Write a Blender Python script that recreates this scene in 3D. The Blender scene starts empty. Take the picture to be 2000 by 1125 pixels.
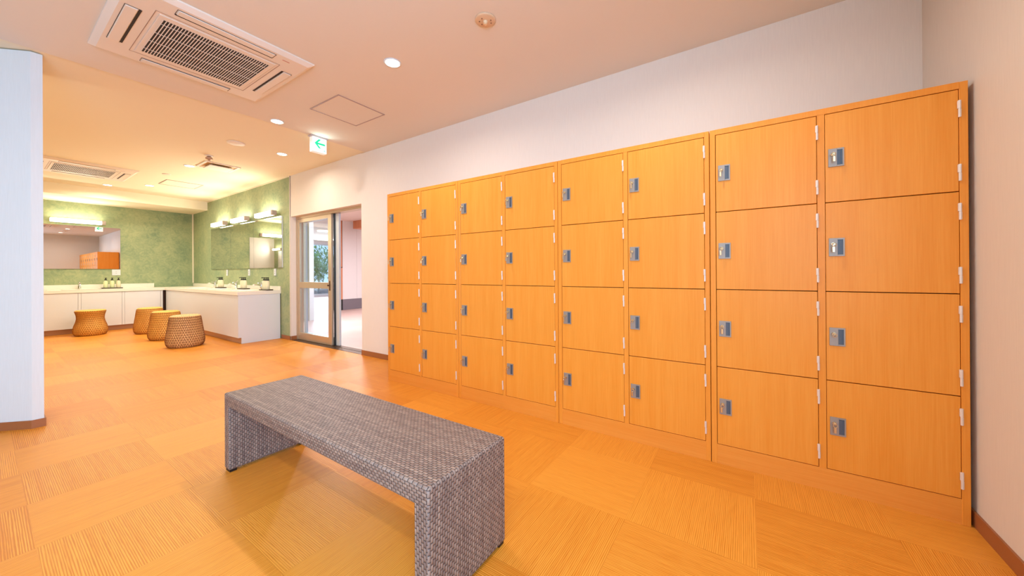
import bpy, bmesh, math, random
from mathutils import Vector, Matrix
random.seed(7)
PI = math.pi
SC = bpy.context.scene
COL = SC.collection

# ------------------------------------------------------------------ camera
cam = bpy.data.cameras.new('camera')
cam.lens = 12.442; cam.sensor_width = 36.0; cam.sensor_fit = 'HORIZONTAL'
cam.shift_y = -31.7 / 2000.0; cam.clip_start = 0.02; cam.clip_end = 200
camo = bpy.data.objects.new('camera', cam); COL.objects.link(camo)
camo.matrix_world = (Matrix.Translation((0, 0, 1.038)) @ Matrix.Rotation(math.radians(33.459), 4, 'Z')
                     @ Matrix.Rotation(math.radians(90.062), 4, 'X') @ Matrix.Rotation(math.radians(-0.362), 4, 'Z'))
SC.camera = camo
# ------------------------------------------------------------------ world, exposure
W = bpy.data.worlds.new('world'); SC.world = W; W.use_nodes = True
wn = W.node_tree.nodes; wn['Background'].inputs[0].default_value = (0.62, 0.78, 1.0, 1)
wn['Background'].inputs[1].default_value = 1.6
SC.view_settings.view_transform = 'Standard'
SC.view_settings.look = 'None'
SC.view_settings.gamma = 1.0
SC.view_settings.use_curve_mapping = False
SC.view_settings.exposure = 0.08
CEIL = 2.556

def area_light(name, loc, direction, sx, sy, power, color, parent=None, spread=180, shape='RECTANGLE'):
    l = bpy.data.lights.new(name, 'AREA'); l.shape = shape; l.size = sx
    if shape == 'RECTANGLE': l.size_y = sy
    l.energy = power; l.color = color; l.spread = math.radians(spread)
    o = bpy.data.objects.new(name, l); COL.objects.link(o)
    o.location = loc
    o.rotation_euler = Vector(direction).to_track_quat('-Z', 'Y').to_euler()
    if parent: o.parent = parent
    return o
DAY = (0.38, 0.68, 1.0)
WARM = (1.0, 0.94, 0.86)
# daylight entering by the window beside the camera (window_1), and by the hall windows
area_light('window_daylight', (0.70, -1.05, 1.45), (-1, 0.12, 0.0), 1.7, 1.5, 155, DAY)
area_light('hall_window_daylight', (-15.8, 8.2, 1.3), (1, -0.15, 0), 3.0, 2.0, 160, (0.80, 0.90, 1.0))

# ------------------------------------------------------------------ materials
def lin(c):
    out = []
    for v in c:
        v = v / 255.0
        out.append(v / 12.92 if v <= 0.04045 else ((v + 0.055) / 1.055) ** 2.4)
    return (*out, 1.0)

def mat(name, c, rough=0.5, metal=0.0, emis=None, estr=0.0, spec=0.5):
    m = bpy.data.materials.new(name); m.use_nodes = True
    b = m.node_tree.nodes['Principled BSDF']
    b.inputs['Base Color'].default_value = lin(c)
    b.inputs['Roughness'].default_value = rough
    b.inputs['Metallic'].default_value = metal
    b.inputs['Specular IOR Level'].default_value = spec
    if emis:
        b.inputs['Emission Color'].default_value = lin(emis)
        b.inputs['Emission Strength'].default_value = estr
    return m

class N:
    """small node-building helper"""
    def __init__(s, m): s.m = m; s.t = m.node_tree; s.b = s.t.nodes['Principled BSDF']
    def new(s, typ, **kw):
        n = s.t.nodes.new(typ)
        for k, v in kw.items(): setattr(n, k, v)
        return n
    def link(s, a, b): s.t.links.new(a, b)
    def m2(s, op, a, b=None, c=None):
        n = s.new('ShaderNodeMath', operation=op)
        for i, v in enumerate((a, b, c)):
            if v is None: continue
            if isinstance(v, (int, float)): n.inputs[i].default_value = v
            else: s.link(v, n.inputs[i])
        return n.outputs[0]
    def mix(s, f, a, b):
        n = s.new('ShaderNodeMix', data_type='RGBA')
        if isinstance(f, (int, float)): n.inputs[0].default_value = f
        else: s.link(f, n.inputs[0])
        for i, v in ((6, a), (7, b)):
            if isinstance(v, tuple): n.inputs[i].default_value = v
            else: s.link(v, n.inputs[i])
        return n.outputs[2]
    def noise(s, vec, scale, detail=3, rough=0.5):
        n = s.new('ShaderNodeTexNoise'); n.inputs['Scale'].default_value = scale
        n.inputs['Detail'].default_value = detail; n.inputs['Roughness'].default_value = rough
        s.link(vec, n.inputs['Vector']); return n.outputs[0]
    def scaled(s, vec, sc):
        n = s.new('ShaderNodeMapping'); n.inputs['Scale'].default_value = sc
        s.link(vec, n.inputs['Vector']); return n.outputs[0]
    def bump(s, h, strength=0.3, dist=0.002):
        n = s.new('ShaderNodeBump'); n.inputs['Strength'].default_value = strength
        n.inputs['Distance'].default_value = dist
        s.link(h, n.inputs['Height']); s.link(n.outputs[0], s.b.inputs['Normal'])
    def objco(s, rnd=True):
        tc = s.new('ShaderNodeTexCoord'); v = tc.outputs['Object']
        if not rnd: return v
        oi = s.new('ShaderNodeObjectInfo'); r = s.m2('MULTIPLY', oi.outputs['Random'], 37.0)
        a = s.new('ShaderNodeVectorMath', operation='ADD'); s.link(v, a.inputs[0]); s.link(r, a.inputs[1])
        return a.outputs[0]
    def pos(s): return s.new('ShaderNodeNewGeometry').outputs['Position']

def wood(name, c1, c2, axis, rough=0.42, fine=260, wide=22):
    m = mat(name, c1, rough, spec=0.3); n = N(m); v = n.objco()
    sc = [1.0, 1.0, 1.0]; sc[axis] = 0.02
    f1 = n.noise(n.scaled(v, tuple(fine * k for k in sc)), 1.0, 2)
    f2 = n.noise(n.scaled(v, tuple(wide * k for k in sc)), 1.0, 3)
    f = n.m2('ADD', n.m2('MULTIPLY', f1, 0.55), n.m2('MULTIPLY', f2, 0.45))
    r = n.new('ShaderNodeMapRange'); r.inputs[1].default_value = 0.35; r.inputs[2].default_value = 0.65
    n.link(f, r.inputs[0])
    n.link(n.mix(r.outputs[0], lin(c1), lin(c2)), n.b.inputs['Base Color'])
    return m

LOCK_A, LOCK_B = (241, 158, 62), (234, 145, 46)
M_door = wood('locker_door_wood', LOCK_A, LOCK_B, 2)
M_carc = wood('locker_carcass_wood', (240, 155, 60), (233, 142, 44), 2)
M_base = wood('locker_plinth_wood', (238, 154, 64), (231, 142, 50), 0)
M_gap = mat('dark_gap', (44, 16, 6), 0.8)

def wall_mat(name, c, c2=None):
    m = mat(name, c, 0.75, spec=0.2); n = N(m); p = n.pos()
    v = n.noise(n.scaled(p, (160, 160, 9)), 1.0, 2)
    h = n.noise(n.scaled(p, (260, 260, 60)), 1.0, 2)
    c2 = c2 or tuple(int(k * 0.965) for k in c)
    n.link(n.mix(v, lin(c), lin(c2)), n.b.inputs['Base Color'])
    n.bump(h, 0.15, 0.001)
    return m
M_wall = wall_mat('white_wallpaper', (240, 229, 218))
M_wall_r = wall_mat('warm_white_wallpaper', (228, 220, 212))
M_ceil = mat('ceiling_paper_near', (230, 220, 208), 0.85, spec=0.15)
M_ceilv = mat('ceiling_paper_vanity', (242, 230, 204), 0.85, spec=0.15)
M_whitetrim = mat('cream_trim', (238, 226, 200), 0.6)

def green_mat():
    m = mat('green_plaster', (150, 176, 132), 0.55, spec=0.3); n = N(m); p = n.pos()
    n1 = n.noise(p, 2.3, 5, 0.6)
    w = n.new('ShaderNodeVectorMath', operation='MULTIPLY_ADD')
    nn = n.new('ShaderNodeTexNoise'); nn.inputs['Scale'].default_value = 5; n.link(p, nn.inputs['Vector'])
    n.link(nn.outputs['Color'], w.inputs[0]); w.inputs[1].default_value = (0.9, 0.9, 0.9); n.link(p, w.inputs[2])
    n2 = n.noise(w.outputs[0], 9.0, 4, 0.65)
    f = n.m2('ADD', n.m2('MULTIPLY', n1, 0.5), n.m2('MULTIPLY', n2, 0.5))
    r = n.new('ShaderNodeMapRange'); r.inputs[1].default_value = 0.36; r.inputs[2].default_value = 0.64
    n.link(f, r.inputs[0])
    n.link(n.mix(r.outputs[0], lin((130, 152, 120)), lin((176, 184, 140))), n.b.inputs['Base Color'])
    n.bump(n2, 0.15, 0.003)
    return m
M_green = green_mat()

def floor_mat(name='ribbed_tile_floor', cA=(232, 156, 58), cB=(198, 114, 22), ox=-1.80, oy=0.58, S=0.4572):
    m = mat(name, cA, 0.42, spec=0.4); n = N(m)
    sp = n.new('ShaderNodeSeparateXYZ'); n.link(n.pos(), sp.inputs[0])
    x, y = sp.outputs[0], sp.outputs[1]
    tx = n.m2('DIVIDE', n.m2('SUBTRACT', x, ox), S); ty = n.m2('DIVIDE', n.m2('SUBTRACT', y, oy), S)
    i = n.m2('FLOOR', tx); j = n.m2('FLOOR', ty)
    par = n.m2('FLOORED_MODULO', n.m2('ADD', i, j), 2.0)      # 0: ribs along X
    par = n.m2('GREATER_THAN', par, 0.5)
    def sel(a, b):  # par ? b : a
        return n.m2('ADD', n.m2('MULTIPLY', a, n.m2('SUBTRACT', 1.0, par)), n.m2('MULTIPLY', b, par))
    acr = sel(y, x); alo = sel(x, y)
    tile = n.m2('ADD', n.m2('MULTIPLY', i, 7.31), n.m2('MULTIPLY', j, 3.77))
    cv = n.new('ShaderNodeCombineXYZ')
    n.link(n.m2('MULTIPLY', acr, 1.0), cv.inputs[0]); n.link(n.m2('MULTIPLY', alo, 0.035), cv.inputs[1]); n.link(tile, cv.inputs[2])
    fine = n.noise(cv.outputs[0], 420, 2)
    wide = n.noise(cv.outputs[0], 48, 3)
    rib = n.m2('SINE', n.m2('ADD', n.m2('MULTIPLY', acr, 2 * PI / 0.0066), n.m2('MULTIPLY', n.noise(cv.outputs[0], 60, 2), 9.0)))
    ribh = n.m2('MULTIPLY', n.m2('ADD', rib, 1.0), 0.5)
    wn_ = n.new('ShaderNodeTexWhiteNoise', noise_dimensions='2D')
    c2 = n.new('ShaderNodeCombineXYZ'); n.link(i, c2.inputs[0]); n.link(j, c2.inputs[1]); n.link(c2.outputs[0], wn_.inputs['Vector'])
    f = n.m2('ADD', n.m2('MULTIPLY', wide, 0.42), n.m2('MULTIPLY', fine, 0.62))
    f = n.m2('ADD', f, n.m2('MULTIPLY', n.m2('SUBTRACT', wn_.outputs['Value'], 0.5), 0.30))
    f = n.m2('ADD', f, n.m2('MULTIPLY', n.m2('SUBTRACT', ribh, 0.5), n.m2('MULTIPLY', wide, 1.0)))
    r = n.new('ShaderNodeMapRange'); r.inputs[1].default_value = 0.25; r.inputs[2].default_value = 0.75
    n.link(f, r.inputs[0])
    col = n.mix(r.outputs[0], lin(cB), lin(cA))
    # fine dark joints between the tiles
    fx = n.m2('ABSOLUTE', n.m2('SUBTRACT', n.m2('FRACT', tx), 0.5)); fy = n.m2('ABSOLUTE', n.m2('SUBTRACT', n.m2('FRACT', ty), 0.5))
    jn = n.m2('GREATER_THAN', n.m2('MAXIMUM', fx, fy), 0.4975)
    col = n.mix(n.m2('MULTIPLY', jn, 0.12), col, lin((150, 84, 36)))
    n.link(col, n.b.inputs['Base Color'])
    n.link(n.m2('ADD', 0.36, n.m2('MULTIPLY', fine, 0.18)), n.b.inputs['Roughness'])
    n.bump(n.m2('ADD', ribh, n.m2('MULTIPLY', fine, 0.6)), 0.22, 0.0012)
    return m
M_floor = floor_mat()
M_hallfloor = floor_mat('pale_hall_floor', (224, 192, 184), (206, 172, 164))

def weave_mat(name, strand, strand2, dark, pu=0.021, pv=0.0100, rough=0.5):
    """flat strands running along U that dive under cross strands; UV in metres"""
    m = mat(name, strand, rough, spec=0.35); n = N(m)
    uv = n.new('ShaderNodeUVMap'); sp = n.new('ShaderNodeSeparateXYZ'); n.link(uv.outputs[0], sp.inputs[0])
    u, v = sp.outputs[0], sp.outputs[1]
    tv = n.m2('DIVIDE', v, pv); row = n.m2('FLOOR', tv)
    par = n.m2('FLOORED_MODULO', row, 2.0)
    tu = n.m2('ADD', n.m2('DIVIDE', u, pu), n.m2('MULTIPLY', par, 0.5))
    fu = n.m2('ABSOLUTE', n.m2('SUBTRACT', n.m2('FRACT', tu), 0.5))          # 0 at top of float, .5 in dive
    fv = n.m2('ABSOLUTE', n.m2('SUBTRACT', n.m2('FRACT', tv), 0.5))
    over = n.m2('COSINE', n.m2('MULTIPLY', fu, PI))                        # 1 .. 0
    prof = n.m2('SUBTRACT', 1.0, n.m2('POWER', n.m2('MULTIPLY', fv, 2.0), 7.0))
    h = n.m2('MULTIPLY', n.m2('POWER', over, 0.7), prof)
    cell = n.new('ShaderNodeCombineXYZ'); n.link(n.m2('FLOOR', tu), cell.inputs[0]); n.link(row, cell.inputs[1])
    w = n.new('ShaderNodeTexWhiteNoise', noise_dimensions='2D'); n.link(cell.outputs[0], w.inputs['Vector'])
    rw = n.new('ShaderNodeTexWhiteNoise', noise_dimensions='1D'); n.link(row, rw.inputs['W'])
    mixf = n.m2('ADD', n.m2('MULTIPLY', w.outputs['Value'], 0.5), n.m2('MULTIPLY', rw.outputs['Value'], 0.5))
    c = n.mix(mixf, lin(strand), lin(strand2))
    dk = n.new('ShaderNodeMapRange'); dk.inputs[1].default_value = 0.08; dk.inputs[2].default_value = 0.55
    n.link(h, dk.inputs[0])
    n.link(n.mix(dk.outputs[0], lin(dark), c), n.b.inputs['Base Color'])
    n.bump(h, 0.9, 0.003)
    return m
M_weave = weave_mat('grey_brown_rattan', (168, 144, 130), (118, 98, 92), (56, 46, 48))

def straw_mat(name, c1, c2, dark, p=0.042):
    """open cane weave: two diagonal strand families"""
    m = mat(name, c1, 0.5, spec=0.35); n = N(m)
    uv = n.new('ShaderNodeUVMap'); sp = n.new('ShaderNodeSeparateXYZ'); n.link(uv.outputs[0], sp.inputs[0])
    u, v = sp.outputs[0], sp.outputs[1]
    a = n.m2('DIVIDE', n.m2('ADD', u, n.m2('MULTIPLY', v, 0.6)), p); b = n.m2('DIVIDE', n.m2('SUBTRACT', u, n.m2('MULTIPLY', v, 0.6)), p)
    c = n.m2('DIVIDE', v, p * 0.8)
    def st(t): return n.m2('POWER', n.m2('ABSOLUTE', n.m2('SINE', n.m2('MULTIPLY', t, PI))), 0.8)
    h = n.m2('MAXIMUM', n.m2('MAXIMUM', n.m2('MULTIPLY', st(a), st(b)), 0.0), n.m2('MULTIPLY', st(c), 0.75))
    big = n.noise(n.scaled(uv.outputs[0], (9, 9, 9)), 1.0, 3)
    cc = n.mix(big, lin(c1), lin(c2))
    r = n.new('ShaderNodeMapRange'); r.inputs[1].default_value = 0.25; r.inputs[2].default_value = 0.75; n.link(h, r.inputs[0])
    n.link(n.mix(r.outputs[0], lin(dark), cc), n.b.inputs['Base Color'])
    n.bump(h, 0.9, 0.004)
    return m
M_straw = straw_mat('golden_cane', (255, 206, 112), (242, 180, 86), (176, 112, 44))
M_straw_p = straw_mat('pale_cane', (250, 208, 148), (232, 178, 112), (140, 86, 46))

M_base_brown = mat('brown_skirting', (160, 98, 56), 0.5)
M_black = mat('black_plastic', (22, 20, 20), 0.45)
M_steel = mat('brushed_steel', (160, 150, 142), 0.5, 0.45)
M_pocket = mat('lock_pocket_blue_grey', (84, 94, 108), 0.5, 0.2)
M_brass = mat('key_brass', (214, 190, 150), 0.3, 0.9)
M_hinge = mat('hinge_cream', (232, 218, 208), 0.4, 0.2)
M_ac = mat('unit_white_plastic', (232, 218, 204), 0.5)
M_acdark = mat('unit_dark_slot', (36, 24, 22), 0.7)
M_white = mat('white_laminate', (226, 230, 236), 0.35)
M_top = mat('white_worktop', (244, 238, 226), 0.25)
M_kick = mat('steel_kickboard', (190, 150, 120), 0.35, 0.3)
M_alu = mat('champagne_aluminium', (206, 186, 160), 0.35, 0.6)
M_alud = mat('dark_bronze_track', (96, 72, 56), 0.45, 0.6)
M_silver = mat('silver_aluminium', (214, 222, 228), 0.4, 0.15)
M_chrome = mat('chrome', (225, 225, 225), 0.12, 1.0)
M_mirror = mat('mirror_glass', (240, 240, 238), 0.0, 1.0)
M_bottle = mat('bottle_cream', (232, 222, 190), 0.3)
M_bottle2 = mat('bottle_pale_green', (216, 222, 176), 0.3)
M_tray = mat('dark_brown_tray', (62, 44, 34), 0.5)
M_lamp = mat('lamp_diffuser', (255, 246, 224), 0.4, emis=(255, 240, 212), estr=5.0)
M_down = mat('downlight_disc', (255, 246, 224), 0.4, emis=(255, 238, 208), estr=14.0)
M_sign = mat('sign_panel_white', (240, 255, 250), 0.4, emis=(236, 255, 248), estr=0.85)
M_signg = mat('sign_green', (0, 190, 130), 0.5, emis=(20, 205, 150), estr=0.8)
M_sens = mat('sensor_beige', (222, 186, 150), 0.5)
M_hallwall = mat('hall_white_panel', (238, 230, 230), 0.6)
M_orange = wood('hall_orange_wood', (226, 150, 112), (210, 130, 92), 2)
M_stone = mat('hall_grey_stone', (128, 116, 124), 0.7)
M_leaf = mat('garden_leaf', (120, 170, 84), 0.6)
M_trunk = mat('garden_trunk', (104, 88, 66), 0.8)
M_rock = mat('garden_rock', (140, 150, 156), 0.8)
M_soil = mat('garden_gravel', (170, 172, 166), 0.9)

def glass_mat():
    m = bpy.data.materials.new('clear_glass'); m.use_nodes = True
    t = m.node_tree; t.nodes.clear()
    o = t.nodes.new('ShaderNodeOutputMaterial'); mx = t.nodes.new('ShaderNodeMixShader')
    tr = t.nodes.new('ShaderNodeBsdfTransparent'); gl = t.nodes.new('ShaderNodeBsdfGlossy')
    tr.inputs[0].default_value = (0.93, 0.97, 1.0, 1); gl.inputs['Roughness'].default_value = 0.01
    lw = t.nodes.new('ShaderNodeLayerWeight'); pw = t.nodes.new('ShaderNodeMath'); pw.operation = 'POWER'; pw.inputs[1].default_value = 5.0
    ma = t.nodes.new('ShaderNodeMath'); ma.operation = 'MULTIPLY_ADD'; ma.inputs[1].default_value = 0.9; ma.inputs[2].default_value = 0.035
    t.links.new(lw.outputs['Facing'], pw.inputs[0]); t.links.new(pw.outputs[0], ma.inputs[0])
    t.links.new(ma.outputs[0], mx.inputs[0]); t.links.new(tr.outputs[0], mx.inputs[1]); t.links.new(gl.outputs[0], mx.inputs[2])
    t.links.new(mx.outputs[0], o.inputs[0])
    return m
M_glass = glass_mat()

# ------------------------------------------------------------------ mesh helpers
def bx(bm, x0, x1, y0, y1, z0, z1, bev=0.0, seg=2, mi=0):
    vs = [bm.verts.new(p) for p in ((x0, y0, z0), (x1, y0, z0), (x1, y1, z0), (x0, y1, z0),
                                    (x0, y0, z1), (x1, y0, z1), (x1, y1, z1), (x0, y1, z1))]
    fs = [bm.faces.new([vs[i] for i in f]) for f in
          ((0, 3, 2, 1), (4, 5, 6, 7), (0, 1, 5, 4), (1, 2, 6, 5), (2, 3, 7, 6), (3, 0, 4, 7))]
    for f in fs: f.material_index = mi
    if bev > 0:
        es = list({e for f in fs for e in f.edges})
        bmesh.ops.bevel(bm, geom=es, offset=bev, segments=seg, affect='EDGES', profile=0.5)
    return bm

def box(*a, **k): return bx(bmesh.new(), *a, **k)

def cyl(bm, c, r, h, axis='Z', seg=24, r2=None, mi=0):
    r2 = r if r2 is None else r2
    rot = {'Z': Matrix.Identity(4), 'X': Matrix.Rotation(PI / 2, 4, 'Y'), 'Y': Matrix.Rotation(-PI / 2, 4, 'X')}[axis]
    before = set(bm.faces)
    bmesh.ops.create_cone(bm, cap_ends=True, cap_tris=False, segments=seg, radius1=r, radius2=r2, depth=h,
                          matrix=Matrix.Translation(c) @ rot)
    for f in set(bm.faces) - before: f.material_index = mi
    return bm

def lathe(bm, prof, seg=48, cap=True, uv=False, mi=0):
    """prof: list of (r, z)"""
    rings = []
    for r, z in prof:
        rings.append([bm.verts.new((r * math.cos(2 * PI * k / seg), r * math.sin(2 * PI * k / seg), z)) for k in range(seg)])
    L = [0.0]
    for a, b in zip(prof, prof[1:]): L.append(L[-1] + math.dist(a, b))
    lay = bm.loops.layers.uv.verify() if uv else None
    for i in range(len(prof) - 1):
        for k in range(seg):
            f = bm.faces.new((rings[i][k], rings[i][(k + 1) % seg], rings[i + 1][(k + 1) % seg], rings[i + 1][k]))
            f.material_index = mi; f.smooth = True
            if uv:
                R = 0.28
                us = (k, k + 1, k + 1, k); vsx = (L[i], L[i], L[i + 1], L[i + 1])
                for lp, uu, vv in zip(f.loops, us, vsx): lp[lay].uv = (uu * 2 * PI * R / seg, vv)
    if cap:
        for ring, rev in ((rings[0], True), (rings[-1], False)):
            f = bm.faces.new(list(reversed(ring)) if rev else ring); f.material_index = mi
            if uv:
                for lp in f.loops: lp[lay].uv = (lp.vert.co.x, lp.vert.co.y)
    return bm

def tube(bm, pts, r, seg=10, mi=0):
    pts = [Vector(p) for p in pts]; rings = []
    for i, p in enumerate(pts):
        d = (pts[min(i + 1, len(pts) - 1)] - pts[max(i - 1, 0)]).normalized()
        up = Vector((0, 0, 1)) if abs(d.z) < 0.9 else Vector((1, 0, 0))
        a = d.cross(up).normalized(); b = d.cross(a).normalized()
        rr = r[i] if isinstance(r, (list, tuple)) else r
        rings.append([bm.verts.new(p + rr * (math.cos(2 * PI * k / seg) * a + math.sin(2 * PI * k / seg) * b)) for k in range(seg)])
    for i in range(len(pts) - 1):
        for k in range(seg):
            f = bm.faces.new((rings[i][k], rings[i][(k + 1) % seg], rings[i + 1][(k + 1) % seg], rings[i + 1][k])); f.smooth = True; f.material_index = mi
    bm.faces.new(rings[0]); bm.faces.new(list(reversed(rings[-1])))
    return bm

def prism(bm, poly, z0, z1, mi=0):
    a = [bm.verts.new((x, y, z0)) for x, y in poly]; b = [bm.verts.new((x, y, z1)) for x, y in poly]
    n = len(poly)
    fs = [bm.faces.new(list(reversed(a))), bm.faces.new(b)]
    for i in range(n): fs.append(bm.faces.new((a[i], a[(i + 1) % n], b[(i + 1) % n], b[i])))
    for f in fs: f.material_index = mi
    return bm

def obj(name, bm, m, parent=None, loc=(0, 0, 0), rotz=0.0, smooth=False):
    bmesh.ops.recalc_face_normals(bm, faces=bm.faces)
    me = bpy.data.meshes.new(name); bm.to_mesh(me); bm.free()
    for mm in (m if isinstance(m, (list, tuple)) else [m]): me.materials.append(mm)
    if smooth:
        for p in me.polygons: p.use_smooth = True
    o = bpy.data.objects.new(name, me); COL.objects.link(o)
    o.location = loc; o.rotation_euler = (0, 0, rotz)
    if parent: o.parent = parent
    return o

def tag(o, label, cat, group=None, kind=None):
    o['label'] = label; o['category'] = cat
    if group: o['group'] = group
    if kind: o['kind'] = kind
    return o
def thing(name, label, cat, loc=(0, 0, 0), rotz=0.0, group=None):
    o = bpy.data.objects.new(name, None); COL.objects.link(o)
    o.location = loc; o.rotation_euler = (0, 0, rotz); o.empty_display_size = 0.05
    return tag(o, label, cat, group)
def struct(name, bm, m, **k):
    o = obj(name, bm, m, **k); o['kind'] = 'structure'; return o
def copy_tree(o, parent=None):
    c = o.copy(); COL.objects.link(c)
    if parent: c.parent = parent
    for ch in list(o.children): copy_tree(ch, c)
    return c
def dup(o, loc, label, rotz=None):
    c = copy_tree(o); c.location = loc; c['label'] = label
    if rotz is not None: c.rotation_euler = (0, 0, rotz)
    return c

# ------------------------------------------------------------------ the room shell
XR, YB, XF = 0.768, 2.70, -10.40          # right wall, back wall (behind lockers), far wall
YL, YF = -1.45, -2.6                      # left wall of the vanity room, wall behind the camera
XD0, XD1, ZD = -5.93, -4.075, 1.925       # doorway
struct('floor', box(XF - 0.1, XR + 0.12, YF - 0.12, 2.84, -0.06, 0.0), M_floor)
struct('floor_hall', box(-17.2, -2.0, 2.841, 12.2, -0.06, -0.002), M_hallfloor)
struct('ceiling', box(-3.985, XR + 0.12, YF - 0.12, 2.86, CEIL, CEIL + 0.1), M_ceil)
struct('ceiling_vanity', box(XF - 0.1, -3.985, YL - 0.12, 2.86, CEIL + 0.008, CEIL + 0.108), M_ceilv)
struct('ceiling_beam', box(XF, -9.5, YL, YB, 2.385, CEIL + 0.008), M_ceilv)
struct('ceiling_hall', box(-17.2, -2.0, 2.9, 12.2, 2.52, 2.62), mat('hall_ceiling_paper', (236, 214, 206), 0.8))
struct('wall_back', box(XD1, XR + 0.12, YB, YB + 0.16, 0, CEIL), M_wall)
struct('wall_above_door', box(XD0, XD1, YB + 0.006, YB + 0.16, ZD, CEIL + 0.008), M_wall)
struct('wall_vanity', box(XF - 0.1, XD0, YB, YB + 0.16, 0, CEIL + 0.008), [M_green, M_wall])
struct('trim_1', box(XD0 - 0.012, XD0 + 0.0, YB - 0.004, YB + 0.155, 0, CEIL), M_wall)
# the jamb of the doorway is white
struct('trim_2', box(XD0 + 0.0005, XD0 + 0.012, YB + 0.002, YB + 0.15, 0.0, ZD), M_wall)
struct('wall_far', box(XF - 0.1, XF, YL - 0.12, YB, 0, CEIL), M_green)
struct('wall_left', box(XF - 0.1, -4.45, YL - 0.12, YL, 0, CEIL + 0.008), M_green)
# partition with chamfered end between locker room and vanity room
M_wallp = wall_mat('daylight_tinted_wallpaper', (226, 228, 230))  # cool tint in the colour stands for bluish daylight on this wall
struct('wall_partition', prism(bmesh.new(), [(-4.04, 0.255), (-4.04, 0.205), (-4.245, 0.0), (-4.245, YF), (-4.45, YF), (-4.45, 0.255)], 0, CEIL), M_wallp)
struct('wall_right', (lambda b: (bx(b, XR, XR + 0.12, -0.15, YB, 0, CEIL), bx(b, XR, XR + 0.12, YF, -1.95, 0, CEIL),
        bx(b, XR, XR + 0.12, -1.95, -0.15, 0, 0.7), bx(b, XR, XR + 0.12, -1.95, -0.15, 2.2, CEIL), b)[-1])(bmesh.new()), M_wall_r)
struct('wall_front', box(-4.45, XR + 0.12, YF - 0.12, YF, 0, CEIL), M_wall)
# window beside the camera
wf = struct('window_1', (lambda b: (bx(b, XR - 0.01, XR + 0.06, -1.95, -1.90, 0.7, 2.2), bx(b, XR - 0.01, XR + 0.06, -0.20, -0.15, 0.7, 2.2),
        bx(b, XR - 0.01, XR + 0.06, -1.90, -0.20, 0.7, 0.75), bx(b, XR - 0.01, XR + 0.06, -1.90, -0.20, 2.15, 2.2),
        bx(b, XR + 0.0, XR + 0.05, -1.075, -1.025, 0.75, 2.15), b)[-1])(bmesh.new()), M_silver)
obj('window_pane', box(XR + 0.02, XR + 0.026, -1.90, -0.20, 0.75, 2.15), M_glass, wf)

# skirting
SK = 0.062
struct('baseboard_back', box(XD1, XR, YB - 0.008, YB, 0, SK), M_base_brown)
struct('baseboard_right', box(XR - 0.008, XR, YF, YB - 0.008, 0, SK), M_base_brown)
struct('baseboard_vanity', box(-6.22, XD0, YB - 0.008, YB, 0, SK), M_base_brown)
struct('baseboard_doorway', box(XD0 + 0.012, XD0 + 0.018, YB, YB + 0.09, 0, SK), M_base_brown)
struct('baseboard_partition', prism(bmesh.new(), [(-4.032, 0.263), (-4.032, 0.202), (-4.237, -0.003), (-4.237, YF), (-4.2455, YF), (-4.2455, 0.0), (-4.0405, 0.205), (-4.0405, 0.2555), (-4.45, 0.2555), (-4.45, 0.263)], 0, 0.055), M_base_brown)
struct('trim_3', box(XF, XF + 0.022, YB - 0.022, YB, 0.845, 2.385), M_whitetrim)      # corner strip of the green walls
struct('trim_4', box(-9.5, XD0, YB - 0.012, YB, CEIL - 0.008, CEIL + 0.008), M_whitetrim)

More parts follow.
